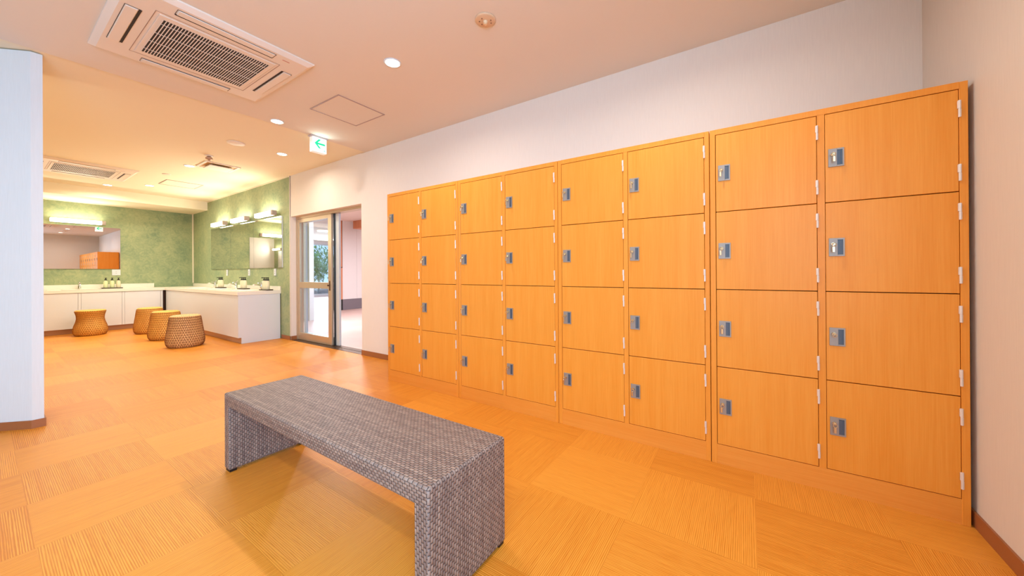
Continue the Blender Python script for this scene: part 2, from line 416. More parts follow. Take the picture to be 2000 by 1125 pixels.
# ------------------------------------------------------------------ lockers
UW, UH, LY, UD = 0.9147, 1.80, 2.2028, 0.48      # unit width, height, face plane, depth
X0 = -2.9065
def make_locker(label):
    t = thing('locker_cabinet', label, 'locker', (X0, LY, 0), group='wooden locker cabinets along the back wall')
    g = 0.0015
    w = UW - 2 * g
    b = bmesh.new()                                   # carcass: sides, middle, top, back, shelves
    bx(b, g, g + 0.026, 0, UD, 0.0, UH, 0.0015, 1); bx(b, UW - g - 0.024, UW - g, 0, UD, 0.0, UH, 0.0015, 1)
    bx(b, 0.4475, 0.4745, 0, UD, 0.104, 1.774)
    bx(b, g + 0.026, UW - g - 0.024, 0.0, UD, 1.772, UH)
    bx(b, g + 0.026, UW - g - 0.024, UD - 0.01, UD, 0.104, 1.772)
    for z in (0.522, 0.939, 1.356): bx(b, g + 0.026, UW - g - 0.024, 0.03, UD - 0.01, z - 0.009, z + 0.009)
    obj('carcass', b, M_carc, t)
    obj('plinth', box(g + 0.026, UW - g - 0.024, 0.0015, 0.04, 0.0, 0.104), M_base, t)
    obj('backing_shadow_board', box(g + 0.026, UW - g - 0.024, 0.024, 0.03, 0.104, 1.772), M_gap, t)
    for ci, (xa, xb) in enumerate(((0.0300, 0.4455), (0.4765, 0.8875))):
        for r in range(4):
            z0 = 0.1065 + r * 0.4167; z1 = z0 + 0.4128
            dy = random.uniform(0, 0.0015)
            d = obj('door', box(xa, xb, 0.0 + dy, 0.02 + dy, z0, z1, 0.0012, 1), M_door, t)
            lx, lz = xa + 0.0105, z0 + 0.2495 - 0.041          # lock plate .055 x .084
            lz = z1 - 0.166 - 0.084
            pb = bmesh.new()
            # frame of plate around pocket (right half)
            bx(pb, lx, lx + 0.031, -0.0035, 0.001, lz, lz + 0.084, 0.0006, 1)
            bx(pb, lx + 0.031, lx + 0.055, -0.0035, 0.001, lz, lz + 0.007); bx(pb, lx + 0.031, lx + 0.055, -0.0035, 0.001, lz + 0.077, lz + 0.084)
            bx(pb, lx + 0.050, lx + 0.055, -0.0035, 0.001, lz + 0.007, lz + 0.077)
            lp = obj('lock_plate', pb, M_steel, d)
            pk = bmesh.new()
            bx(pk, lx + 0.031, lx + 0.050, -0.0006, 0.0008, lz + 0.007, lz + 0.077)
            bx(pk, lx + 0.0305, lx + 0.0425, -0.0030, 0.0, lz + 0.008, lz + 0.074)
            obj('pull_pocket', pk, M_pocket, d)
            kb = bmesh.new()                                    # lock cylinder and key hanging in it
            cyl(kb, (lx + 0.015, -0.007, lz + 0.056), 0.0075, 0.008, 'Y', 16)
            bx(kb, lx + 0.0138, lx + 0.0162, -0.024, -0.010, lz + 0.053, lz + 0.059)
            ang = random.uniform(-0.5, 0.5)
            for k in range(12):                                 # key bow: ring
                a0, a1 = 2 * PI * k / 12, 2 * PI * (k + 1) / 12
                tube(kb, [(lx + 0.015 + 0.008 * math.cos(a0) * math.cos(ang), -0.028 + 0.003 * math.sin(ang), lz + 0.052 + 0.008 * math.sin(a0)),
                          (lx + 0.015 + 0.008 * math.cos(a1) * math.cos(ang), -0.028 + 0.003 * math.sin(ang), lz + 0.052 + 0.008 * math.sin(a1))], 0.0016, 5)
            if random.random() < 0.75:                          # tag on the ring
                dx = random.uniform(-0.006, 0.006)
                bx(kb, lx + 0.011 + dx, lx + 0.020 + dx, -0.030, -0.027, lz + 0.018, lz + 0.044, 0.001, 1)
            obj('key', kb, M_brass, d)
            for hz in (z1 - 0.046 - 0.068, z0 + 0.040):
                hb = bmesh.new()
                cyl(hb, (xb + 0.0015, -0.0035, hz + 0.0175), 0.0042, 0.034, 'Z', 12)
                cyl(hb, (xb + 0.0015, -0.0035, hz + 0.0515), 0.0047, 0.033, 'Z', 12)
                bx(hb, xb - 0.0045, xb + 0.0015, -0.0055, 0.0, hz + 0.035, hz + 0.067, 0.001, 1)
                bx(hb, xb + 0.0015, xb + 0.0065, -0.0055, 0.0, hz + 0.001, hz + 0.033, 0.001, 1)
                obj('hinge', hb, M_hinge, d)
    return t
L1 = make_locker('orange wood locker cabinet with eight doors, nearest the glass door')
L2 = dup(L1, (X0 + UW, LY, 0), 'orange wood locker cabinet with eight doors, second from the glass door')
L3 = dup(L1, (X0 + 2 * UW, LY, 0), 'orange wood locker cabinet with eight doors, second from the right wall')
L4 = dup(L1, (X0 + 3 * UW, LY, 0), 'orange wood locker cabinet with eight doors, against the right wall corner')

# ------------------------------------------------------------------ bench
def make_bench():
    x0, x1, y0, y1, H, T = -2.315, -0.775, 0.722, 1.118, 0.408, 0.066
    t = thing('bench', 'grey-brown woven rattan bench with solid panel ends on the orange floor', 'bench', (x0, y0, 0))
    Lx, Ly = x1 - x0, y1 - y0
    def uvd(bm, mode):
        lay = bm.loops.layers.uv.verify()
        for f in bm.faces:
            n = f.normal
            for lp in f.loops:
                c = lp.vert.co
                if abs(n.z) > 0.7: u, v = c.x, c.y
                elif abs(n.x) > 0.7: u, v = c.z, c.y
                else:
                    u, v = (c.x, c.z) if mode == 'top' else (c.z, c.x)
                lp[lay].uv = (u, v)
    def wavy(bm, cuts):
        return bm
    b = box(0, Lx, 0, Ly, H - T, H, 0.010, 3); b.normal_update(); uvd(b, 'top'); obj('seat', b, M_weave, t)
    for nm, xa, xb in (('l', 0.0005, 0.064), ('r', Lx - 0.064, Lx - 0.0005)):
        b = box(xa, xb, 0.0005, Ly - 0.0005, 0.012, H - T + 0.012, 0.008, 3); b.normal_update(); uvd(b, 'leg'); obj('end_panel', b, M_weave, t)
        for ya in (0.006, Ly - 0.036):
            obj('foot', box(xa + 0.006, xb - 0.006, ya, ya + 0.03, 0.0, 0.013), M_black, t)
    return t
make_bench()

# ------------------------------------------------------------------ air conditioners (ceiling cassettes)
def make_ac(label, cx, cy, rot=0.0):
    t = thing('air_conditioner', label, 'air conditioner', (cx, cy, CEIL), rot, group='ceiling air conditioner cassettes')
    h = 0.478
    b = bmesh.new()                                  # outer panel: ring of sloped plates
    def ring(ax, ay, z, bx_, by_, z2):
        A = [(-ax, -ay, z), (ax, -ay, z), (ax, ay, z), (-ax, ay, z)]; B = [(-bx_, -by_, z2), (bx_, -by_, z2), (bx_, by_, z2), (-bx_, by_, z2)]
        va = [b.verts.new(p) for p in A]; vb = [b.verts.new(p) for p in B]
        for i in range(4): b.faces.new((va[i], va[(i + 1) % 4], vb[(i + 1) % 4], vb[i]))
    ring(h, h, -0.0005, h, h, -0.010)
    ring(h, h, -0.010, h - 0.03, h - 0.03, -0.028)
    ring(h - 0.03, h - 0.03, -0.028, 0.0, 0.0, -0.0285)
    bmesh.ops.remove_doubles(b, verts=b.verts, dist=0.0001)
    obj('panel', b, M_ac, t)
    # raised centre frame
    f = bmesh.new()
    bx(f, -0.300, 0.300, -0.300, 0.300, -0.0325, -0.028, 0.004, 2)
    obj('centre_panel', f, M_ac, t)
    s = bmesh.new()                                  # fine seam outline of the centre panel
    for q in (0.318,):
        for sgn in (-1, 1):
            bx(s, -q, q, sgn * q - 0.0012, sgn * q + 0.0012, -0.0293, -0.028)
            bx(s, sgn * q - 0.0012, sgn * q + 0.0012, -q, q, -0.0293, -0.028)
    obj('seam', s, mat('seam_grey', (150, 120, 104), 0.7) if 'seam_grey' not in bpy.data.materials else bpy.data.materials['seam_grey'], t)
    g = bmesh.new()                                  # return-air grille
    bx(g, -0.255, 0.255, -0.275, 0.275, -0.0335, -0.0322)
    gd = obj('grille_backing', g, M_acdark, t)
    g = bmesh.new()
    n = 38
    for k in range(n + 1):
        y = -0.275 + 0.55 * k / n
        bx(g, -0.255, 0.255, y - 0.0021, y + 0.0021, -0.0355, -0.0335)
    for x in (-0.19, -0.06, 0.07, 0.20):
        bx(g, x - 0.0014, x + 0.0014, -0.275, 0.275, -0.0354, -0.0334)
    obj('grille', g, M_ac, t)
    for k in range(4):                               # four air vanes, each beside a dark slot
        a = k * PI / 2
        v = bmesh.new(); bx(v, -0.245, 0.245, 0.375, 0.425, -0.0345, -0.0285, 0.003, 2)
        o = obj('vane', v, M_ac, t); o.rotation_euler = (0, 0, a)
        s = bmesh.new(); bx(s, -0.25, 0.25, 0.360 if k != 1 else 0.366, 0.372, -0.0298, -0.0284)
        bx(s, -0.25, 0.25, 0.4265, 0.4285, -0.0292, -0.0284); bx(s, -0.2515, -0.2495, 0.366, 0.428, -0.0292, -0.0284); bx(s, 0.2495, 0.2515, 0.366, 0.428, -0.0292, -0.0284)
        o = obj('air_slot', s, M_acdark, t); o.rotation_euler = (0, 0, a)
    m = box(0.395, 0.402, 0.30, 0.345, -0.0292, -0.0284); obj('name_mark', m, mat('mark_rose', (190, 110, 96), 0.6) if 'mark_rose' not in bpy.data.materials else bpy.data.materials['mark_rose'], t)
    return t
make_ac('large white ceiling air conditioner cassette above the bench end, near camera', -3.085, 0.88)
make_ac('ceiling air conditioner cassette far back over the vanity counters', -7.93, 0.85, 0.0).location.z = CEIL + 0.008

# ------------------------------------------------------------------ ceiling fittings
def make_downlight(label, x, y, z):
    t = thing('downlight', label, 'ceiling light', (x, y, z), group='round recessed ceiling downlights')
    b = bmesh.new(); lathe(b, [(0.050, -0.0005), (0.060, -0.0005), (0.060, -0.004), (0.052, -0.006), (0.048, -0.002), (0.050, -0.0005)], 32, cap=False)
    obj('trim_ring', b, M_white, t)
    b = bmesh.new(); cyl(b, (0, 0, -0.0022), 0.049, 0.003, 'Z', 32); obj('lens', b, M_down, t)
    return t
DL = [(-2.12, 1.66, 'brightest downlight, between smoke detector and large air conditioner', 1.0),
      (-3.89, 1.656, 'downlight beside the green exit sign, nearer the large air conditioner', 0.8),
      (-4.93, 2.155, 'downlight on the cream ceiling just beyond the exit sign', 0.45),
      (-6.53, 1.658, 'downlight at the left of the square ceiling vent', 0.9),
      (-8.52, 1.639, 'downlight beside the far ceiling access hatch', 0.9),
      (-9.04, 1.232, 'downlight beside the far air conditioner, over the counter', 0.9),
      (-0.35, 1.66, 'downlight above the lockers, outside the picture', 0.85),
      (-2.12, -0.6, 'added downlight behind the bench, outside the picture', 0.8),  # this and the next two are unseen, added for lighting
      (-0.35, -0.6, 'added downlight above the camera, outside the picture', 0.8),
      (-6.53, -0.3, 'added downlight over the left part of the vanity room, outside the picture', 0.9)]
def lamp(x, y, z, power, parent):
    area_light('lamp_light', (0, 0, -0.012), (0, 0, -1), 0.09, 0.09, power, WARM if x > -4.0 else (1.0, 0.93, 0.76), parent, 165, 'DISK')
for x, y, lab, k in DL:
    z = CEIL if x > -3.985 else CEIL + 0.008
    t = make_downlight(lab, x, y, z)
    lamp(x, y, z, (11 if x > -3.985 else 16.5) * k, t)

def disc_fitting(name, label, cat, x, y, r, h, m, z=CEIL):
    b = bmesh.new(); lathe(b, [(r, -0.0005), (r, -h * 0.5), (r - h * 0.6, -h), (0.001, -h)], 40)
    o = obj(name, b, m, None, (x, y, z)); return tag(o, label, cat)
sm = thing('smoke_detector', 'beige round detector plate on ceiling above the lockers', 'detector', (-1.296, 1.689, CEIL))
b = bmesh.new(); lathe(b, [(0.062, -0.0005), (0.062, -0.005), (0.054, -0.010), (0.001, -0.011)], 40); obj('plate', b, M_sens, sm)
b = bmesh.new(); cyl(b, (0, 0, -0.017), 0.013, 0.016, 'Z', 20); cyl(b, (0, 0, -0.027), 0.009, 0.006, 'Z', 20); obj('sensing_tip', b, mat('sensor_pale', (236, 206, 168), 0.4), sm)
b = bmesh.new()
for a, r in ((0.3, 0.034), (1.0, 0.036), (2.9, 0.034), (3.7, 0.036), (4.6, 0.030)): cyl(b, (r * math.cos(a), r * math.sin(a), -0.0115), 0.004, 0.003, 'Z', 10)
obj('screw', b, mat('sensor_brown', (140, 100, 76), 0.5), sm)
tag(obj('ceiling_speaker', lathe(bmesh.new(), [(0.088, -0.0005), (0.088, -0.006), (0.080, -0.010), (0.001, -0.012)], 40), M_ac, None, (-4.95, 1.672, CEIL + 0.008)),
    'pale round ceiling speaker cover between downlight and sprinkler', 'speaker')
sp = thing('sprinkler', 'small metal sprinkler head hanging from the vanity ceiling', 'sprinkler', (-5.76, 1.655, CEIL + 0.008))
b = bmesh.new(); lathe(b, [(0.045, -0.0005), (0.045, -0.004), (0.020, -0.012), (0.001, -0.012)], 28); obj('plate', b, M_ac, sp)
b = bmesh.new(); lathe(b, [(0.018, -0.012), (0.036, -0.030), (0.038, -0.045), (0.020, -0.052), (0.001, -0.052)], 24); cyl(b, (0, 0, -0.06), 0.012, 0.02, 'Z', 16); obj('sprinkler_head', b, mat('sprinkler_bronze', (186, 150, 126), 0.4, 0.4), sp)

def hatch(label, cx, cy, z, sx=0.455, sy=0.455):
    t = thing('access_hatch', label, 'ceiling hatch', (cx, cy, z), group='square ceiling access hatches')
    obj('hatch_panel', box(-sx / 2, sx / 2, -sy / 2, sy / 2, -0.0022, -0.0004), M_ceil if cx > -3.98 else M_ceilv, t)
    f = bmesh.new()
    for s in (-1, 1):
        bx(f, -sx / 2 - 0.006, sx / 2 + 0.006, s * sy / 2 - 0.005, s * sy / 2 + 0.005, -0.005, -0.0003)
        bx(f, s * sx / 2 - 0.005, s * sx / 2 + 0.005, -sy / 2, sy / 2, -0.005, -0.0003)
    obj('hatch_frame', f, bpy.data.materials.get('hatch_alu') or mat('hatch_alu', (176, 152, 146), 0.4, 0.3), t)
hatch('square ceiling access hatch with thin grey frame beside the exit sign', -3.108, 1.928, CEIL)
hatch('square ceiling access hatch far back near the soffit', -7.99, 1.92, CEIL + 0.008)

vt = thing('ceiling_vent', 'square ventilation grille with hanging inner plate on vanity ceiling', 'vent', (-6.243, 1.90, CEIL + 0.008))
b = bmesh.new()
for s in (-1, 1):
    bx(b, -0.20, 0.20, s * 0.185 - 0.015, s * 0.185 + 0.015, -0.010, -0.0005, 0.002, 1); bx(b, s * 0.185 - 0.015, s * 0.185 + 0.015, -0.17, 0.17, -0.010, -0.0005, 0.002, 1)
obj('vent_frame', b, M_ac, vt)
obj('vent_throat', box(-0.17, 0.17, -0.17, 0.17, -0.002, -0.0005), mat('vent_throat_tan', (228, 190, 136), 0.7), vt)
obj('vent_plate', box(-0.135, 0.135, -0.135, 0.135, -0.034, -0.024, 0.003, 2), M_ac, vt)
b = bmesh.new()
for sx in (-1, 1):
    for sy in (-1, 1): cyl(b, (sx * 0.11, sy * 0.11, -0.013), 0.004, 0.024, 'Z', 8)
obj('plate_hanger', b, M_steel, vt)
tag(obj('blanking_plate', lathe(bmesh.new(), [(0.05, -0.0005), (0.05, -0.004), (0.044, -0.007), (0.001, -0.007)], 28), M_ac, None, (-7.35, 1.60, CEIL + 0.008)),
    'small round flush blanking cap on the vanity ceiling', 'ceiling cap')

# exit sign
ex = thing('exit_sign', 'lit white exit sign with green left arrow hanging from ceiling', 'sign', (-3.975, 2.105, CEIL))
EX0, EX1, EY0, EY1, EZ0, EZ1 = -0.030, 0.035, -0.077, 0.080, -0.175, -0.012
obj('mount_plate', box(EX0 - 0.004, EX1 + 0.006, EY0 - 0.018, EY1 + 0.016, EZ1, -0.0005, 0.002, 1), mat('sign_mount_grey', (190, 180, 184), 0.5), ex)
obj('housing', box(EX0, EX1 - 0.003, EY0, EY1, EZ0, EZ1, 0.003, 2), mat('sign_housing', (240, 232, 226), 0.5, emis=(255, 248, 240), estr=0.35), ex)
for s in (1, -1):
    fx = EX1 - 0.003 if s > 0 else EX0
    fb = bmesh.new(); bx(fb, min(fx, fx + 0.004 * s), max(fx, fx + 0.004 * s), EY0 + 0.005, EY1 - 0.005, EZ0 + 0.005, EZ1 - 0.006)
    face = obj('sign_face', fb, M_sign, ex)
    ab = bmesh.new(); xa, xb_ = sorted((fx + 0.004 * s, fx + 0.0052 * s))
    def apoly(pts):
        a = [ab.verts.new((xa, y, z)) for y, z in pts]; c = [ab.verts.new((xb_, y, z)) for y, z in pts]
        ab.faces.new(a); ab.faces.new(list(reversed(c)))
        for i in range(len(pts)): ab.faces.new((a[i], a[(i + 1) % len(pts)], c[(i + 1) % len(pts)], c[i]))
    cy, cz = -0.005, -0.082
    apoly([(cy - 0.052, cz), (cy - 0.006, cz + 0.050), (cy + 0.020, cz + 0.050), (cy - 0.018, cz + 0.010), (cy + 0.064, cz + 0.010),
           (cy + 0.064, cz - 0.010), (cy - 0.018, cz - 0.010), (cy + 0.020, cz - 0.050), (cy - 0.006, cz - 0.050)])
    apoly([(0.046, -0.140), (0.052, -0.140), (0.052, -0.158), (0.046, -0.158)]); apoly([(0.058, -0.138), (0.062, -0.138), (0.062, -0.158), (0.058, -0.158)])
    obj('arrow', ab, M_signg, face)
area_light('sign_glow', (0.05, 0.0, -0.09), (1, 0, 0.25), 0.14, 0.14, 0.35, (0.75, 1.0, 0.95), ex)

# ------------------------------------------------------------------ vanity counters
CZ0, CZ1 = 0.720, 0.772
XE = -6.245                       # near end of the side counter
XC = -9.87                        # front face of far cabinets
YC = 2.125                        # front face of side cabinets
def vcab(label, parts, cat='cabinet', name='vanity_cabinet', loc=(0, 0, 0)):
    t = thing(name, label, cat, loc, group='white vanity cabinets under the counters')
    return t
sc = vcab('long white vanity cabinet under the side counter with full end panel', None, loc=(XE, YC, 0))
obj('front_panel', (lambda b: (bx(b, -3.28, -0.022, 0.0, 0.018, 0.088, CZ0 - 0.004, 0.001, 1), bx(b, XC - XE + 0.02, -3.284, 0.0, 0.018, 0.088, CZ0 - 0.004, 0.001, 1), b)[-1])(bmesh.new()), M_white, sc)
# end panel with a notch for the kickboard
eb = bmesh.new()
pts = [(0.0, 0.09), (0.0, CZ0 - 0.001), (0.563, CZ0 - 0.001), (0.563, 0.0), (0.042, 0.0), (0.042, 0.09)]
a = [eb.verts.new((-0.020, y, z)) for y, z in pts]; c = [eb.verts.new((0.0, y, z)) for y, z in pts]
eb.faces.new(a); eb.faces.new(list(reversed(c)))
for i in range(6): eb.faces.new((a[i], a[(i + 1) % 6], c[(i + 1) % 6], c[i]))
obj('end_panel', eb, M_white, sc)
obj('kickboard', box(XC - XE - 0.05, -0.021, 0.042, 0.056, 0.0, 0.088), M_kick, sc)
obj('carcass', box(XC - XE + 0.03, -0.022, 0.020, 0.038, 0.090, CZ0 - 0.006), M_gap, sc)
far_y = [(0.02, 0.525), (0.525, 1.025), (1.025, 1.555), (1.555, 2.085)]
labs = ['white vanity cabinet door panel furthest left, behind the partition edge', 'white vanity cabinet left of the waisted stool, under far counter',
        'white vanity cabinet directly behind and right of the waisted stool', 'white vanity cabinet in the corner behind the rear straight stool']
for (ya, yb), lb in zip(far_y, labs):
    t = vcab(lb, None, loc=(XC, ya, 0))
    w = yb - ya
    obj('door', box(-0.018, 0.0, 0.001, w - 0.036, 0.092, CZ0 - 0.004, 0.001, 1), M_white, t)
    obj('filler_strip', box(-0.018, -0.001, w - 0.033, w - 0.001, 0.092, CZ0 - 0.004, 0.001, 1), M_white, t)
    obj('kickboard', box(-0.072, -0.058, 0.0, w, 0.0, 0.092), M_kick, t)
    obj('carcass', box(-0.035, -0.0195, 0.0, w, 0.093, CZ0 - 0.006), M_gap, t)
# dark strip put in as the shade of the inner corner gap
tag(obj('corner_gap_shade', box(XC - 0.016, XC - 0.004, 2.088, 2.124, 0.10, CZ0 - 0.004), M_gap), 'narrow dark strip put in as gap shade in the inner corner of the white cabinets', 'gap shade')

# worktops with basin cut-outs
def top_with_holes(x0, x1, y0, y1, holes, axis, z0=CZ0, z1=CZ1):
    """holes: rectangular cells cut along axis 'x' or 'y' ; list of (lo, hi, across lo, across hi)"""
    b = bmesh.new(); cur = x0 if axis == 'x' else y0; end = x1 if axis == 'x' else y1
    for lo, hi, c0, c1 in sorted(holes):
        if axis == 'x':
            bx(b, cur, lo, y0, y1, z0, z1); bx(b, lo, hi, y0, c0, z0, z1); bx(b, lo, hi, c1, y1, z0, z1)
        else:
            bx(b, x0, x1, cur, lo, z0, z1); bx(b, x0, c0, lo, hi, z0, z1); bx(b, c1, x1, lo, hi, z0, z1)
        cur = hi
    if axis == 'x': bx(b, cur, end, y0, y1, z0, z1)
    else: bx(b, x0, x1, cur, end, z0, z1)
    return b
MX = [-8.725, -7.70, -6.675]
st = thing('countertop', 'white vanity countertop along the green side wall with three basins', 'countertop', (0, 0, CZ0))
b = top_with_holes(XF + 0.002, XE + 0.006, YC - 0.012, YB - 0.001, [(x - 0.24, x + 0.24, 2.19, 2.50) for x in MX], 'x', 0.0, CZ1 - CZ0)
obj('slab', b, M_top, st)
tag(obj('backsplash', box(XF + 0.024, XE + 0.006, YB - 0.016, YB - 0.001, 0.0, 0.063, 0.002, 1), M_top, None, (0, 0, CZ1)), 'low white backsplash strip behind the side counter with three faucets', 'backsplash')
ft = thing('countertop', 'white vanity countertop along the far green wall under the wide mirror', 'countertop', (0, 0, CZ0))
b = top_with_holes(XF + 0.001, XC + 0.012, 0.02, YC - 0.013, [(0.82, 1.28, -10.20, -9.93)], 'y', 0.0, CZ1 - CZ0)
obj('slab', b, M_top, ft)
tag(obj('backsplash', box(XF + 0.001, XF + 0.016, 0.02, 2.06, 0.0, 0.083, 0.002, 1), M_top, None, (0, 0, CZ1)), 'low white backsplash strip behind the far counter under the wide mirror', 'backsplash')

def make_basin(label, x, y, lx, ly):
    t = thing('wash_basin', label, 'basin', (x, y, CZ1), group='white wash basins set in the counters')
    b = bmesh.new(); seg = 40; rings = []
    def se(a, r, z, e=4.0):
        c, s = math.cos(a), math.sin(a)
        return (lx / 2 * r * math.copysign(abs(c) ** (2 / e), c), ly / 2 * r * math.copysign(abs(s) ** (2 / e), s), z)
    for r, z in ((1.03, 0.0035), (0.99, 0.0035), (0.95, -0.010), (0.88, -0.07), (0.70, -0.105), (0.2, -0.115)):
        rings.append([b.verts.new(se(2 * PI * k / seg, r, z)) for k in range(seg)])
    for i in range(len(rings) - 1):
        for k in range(seg):
            f = b.faces.new((rings[i][k], rings[i][(k + 1) % seg], rings[i + 1][(k + 1) % seg], rings[i + 1][k])); f.smooth = True
    b.faces.new(rings[-1]); obj('bowl', b, M_top, t)
    b = bmesh.new(); cyl(b, (0, 0, -0.112), 0.022, 0.006, 'Z', 20); obj('drain', b, M_chrome, t)
    return t
for x, w in zip(MX, ('furthest along the side counter', 'in the middle of the side counter', 'nearest the white end panel of the side counter')):
    make_basin('white wash basin ' + w, x, 2.345, 0.48, 0.31)
make_basin('white wash basin in the far counter under the wide mirror', -10.065, 1.05, 0.27, 0.46)

def make_faucet(label, x, y, rot):
    t = thing('faucet', label, 'faucet', (x, y, CZ1), rot, group='chrome basin faucets')
    b = bmesh.new(); lathe(b, [(0.026, 0.0), (0.026, 0.006), (0.020, 0.010), (0.019, 0.085), (0.021, 0.10), (0.001, 0.104)], 24)
    tube(b, [(0, 0, 0.05), (0, -0.04, 0.075), (0, -0.10, 0.088), (0, -0.118, 0.078)], [0.014, 0.013, 0.012, 0.012], 12)
    obj('spout_body', b, M_chrome, t)
    b = bmesh.new(); bx(b, -0.016, 0.016, -0.055, 0.022, 0.104, 0.122, 0.004, 2)
    tube(b, [(0, 0.005, 0.118), (0, 0.03, 0.150)], [0.007, 0.005], 8); obj('lever', b, M_chrome, t)
    return t
for x, w in zip(MX, ('furthest along the side counter', 'in the middle of the side counter', 'nearest the end of the side counter')):
    make_faucet('chrome faucet ' + w, x + 0.02, 2.585, 0)
make_faucet('chrome faucet on the far counter below the wide mirror', -10.29, 1.05, -PI / 2 + PI)

def make_tray(label, x, y, rot):
    t = thing('tray', label, 'tray', (x, y, CZ1), rot, group='dark trays holding pump bottles')
    b = bmesh.new(); bx(b, -0.135, 0.135, -0.048, 0.048, 0.0, 0.008, 0.002, 1)
    bx(b, -0.135, 0.135, -0.048, -0.043, 0.008, 0.016); bx(b, -0.135, 0.135, 0.043, 0.048, 0.008, 0.016)
    bx(b, -0.135, -0.130, -0.043, 0.043, 0.008, 0.016); bx(b, 0.130, 0.135, -0.043, 0.043, 0.008, 0.016)
    obj('tray_base', b, M_tray, t); return t
def make_bottle(label, x, y, rot, m, group, r=0.034):
    t = thing('pump_bottle', label, 'bottle', (x, y, CZ1 + 0.0085), rot, group=group)
    b = bmesh.new(); lathe(b, [(r - 0.004, 0.0), (r, 0.006), (r, 0.12), (r * 0.75, 0.138), (0.014, 0.146), (0.014, 0.150), (0.001, 0.150)], 24)
    obj('bottle_body', b, m, t)
    b = bmesh.new(); cyl(b, (0, 0, 0.158), 0.017, 0.018, 'Z', 18); cyl(b, (0, 0, 0.176), 0.006, 0.022, 'Z', 10)
    bx(b, -0.012, 0.012, -0.040, 0.014, 0.186, 0.198, 0.003, 1); obj('pump', b, M_black, t)
    return t
TR = [(-8.33, 'the faucet furthest along the side counter'), (-7.29, 'the middle faucet of the side counter'), (-6.42, 'the end of the side counter')]
for x, w in TR:
    make_tray('dark tray of three pump bottles beside ' + w, x, 2.56, 0.0)
    for k, (dx, q) in enumerate(((-0.066, 'left bottle'), (0.0, 'middle bottle'), (0.066, 'right bottle'))):
        make_bottle('cream pump bottle with black head, %s on tray beside %s' % (q, w.replace('the faucet', 'faucet').replace('the ', '')), x + dx, 2.56, 0, M_bottle, 'pump bottles on the side counter', 0.027)
make_tray('dark tray of three pump bottles on the far counter', -10.22, 1.445, PI / 2)
for k, (dy, q) in enumerate(((-0.083, 'left'), (0.0, 'middle'), (0.083, 'right'))):
    make_bottle('pale pump bottle with black head, %s one on the far counter tray' % q, -10.22, 1.445 + dy, PI / 2, M_bottle2 if k < 2 else M_bottle, 'pump bottles on the far counter', 0.030)

# mirrors
def make_mirror(label, x, y, z0, z1, w, face):
    t = thing('mirror', label, 'mirror', (x, y, z0), group='frameless wall mirrors')
    h = z1 - z0
    if face == 'y':
        obj('mirror_backing', box(-w / 2 + 0.002, w / 2 - 0.002, -0.016, -0.0005, 0.002, h - 0.002), M_white, t)
        obj('mirror_pane', box(-w / 2, w / 2, -0.021, -0.0165, 0, h), M_mirror, t)
    else:
        obj('mirror_backing', box(0.0005, 0.016, -w / 2 + 0.002, w / 2 - 0.002, 0.002, h - 0.002), M_white, t)
        obj('mirror_pane', box(0.0165, 0.021, -w / 2, w / 2, 0, h), M_mirror, t)
    return t
for x, w in zip(MX, ('furthest along', 'in the middle of', 'nearest the door on')):
    make_mirror('frameless mirror %s the green side wall' % w, x, YB, 1.135, 1.96, 1.020, 'y')
make_mirror('wide frameless mirror on the far green wall reflecting the lockers', XF, 1.06, 1.150, 1.955, 1.04, 'x')
make_mirror('frameless mirror further left on the far green wall, hidden by partition', XF, 0.0, 1.150, 1.955, 1.04, 'x')

# linear mirror lights
def make_bar(label, x, y, z, rot, L=0.66):
    t = thing('mirror_light', label, 'wall light', (x, y, z), rot, group='linear mirror lights on the green walls')
    obj('wall_mount', box(-0.10, 0.10, -0.042, -0.0005, -0.030, 0.030, 0.003, 1), M_white, t)
    b = bmesh.new(); bx(b, -L / 2, L / 2 - 0.05, -0.118, -0.048, -0.036, 0.036, 0.012, 3); obj('diffuser', b, M_lamp, t)
    obj('end_cap', box(L / 2 - 0.0495, L / 2, -0.119, -0.047, -0.037, 0.037, 0.004, 1), mat('cap_grey', (176, 160, 150), 0.5) if 'cap_grey' not in bpy.data.materials else bpy.data.materials['cap_grey'], t)
    obj('light_back', box(-L / 2 + 0.01, L / 2 - 0.02, -0.048, -0.042, -0.030, 0.030), M_white, t)
    area_light('lamp_light', (-0.025, -0.14, 0), (0, -1, 0.0), L - 0.06, 0.06, 9, (1.0, 0.92, 0.76), t)
    area_light('lamp_light', (-0.025, -0.083, 0.055), (0, 0.25, 1), L - 0.06, 0.06, 1.5, (1.0, 0.92, 0.76), t)
    return t
for x, w in zip((-8.60, -7.61, -6.585), ('furthest along', 'over the middle mirror of', 'nearest the door on')):
    make_bar('glowing linear light %s the green side wall' % w, x, YB, 2.012, 0)
make_bar('glowing linear light above the wide mirror on the far wall', XF, 1.05, 2.030, PI / 2)
make_bar('glowing linear light on far wall hidden behind the partition', XF, 0.0, 2.030, PI / 2)
make_bar('glowing linear light on the left green wall seen only in mirrors', -4.95, YL, 2.02, PI)
make_mirror('frameless mirror on the left green wall behind the partition', -5.35, YL, 1.135, 1.95, 1.0, 'y').rotation_euler = (0, 0, PI)

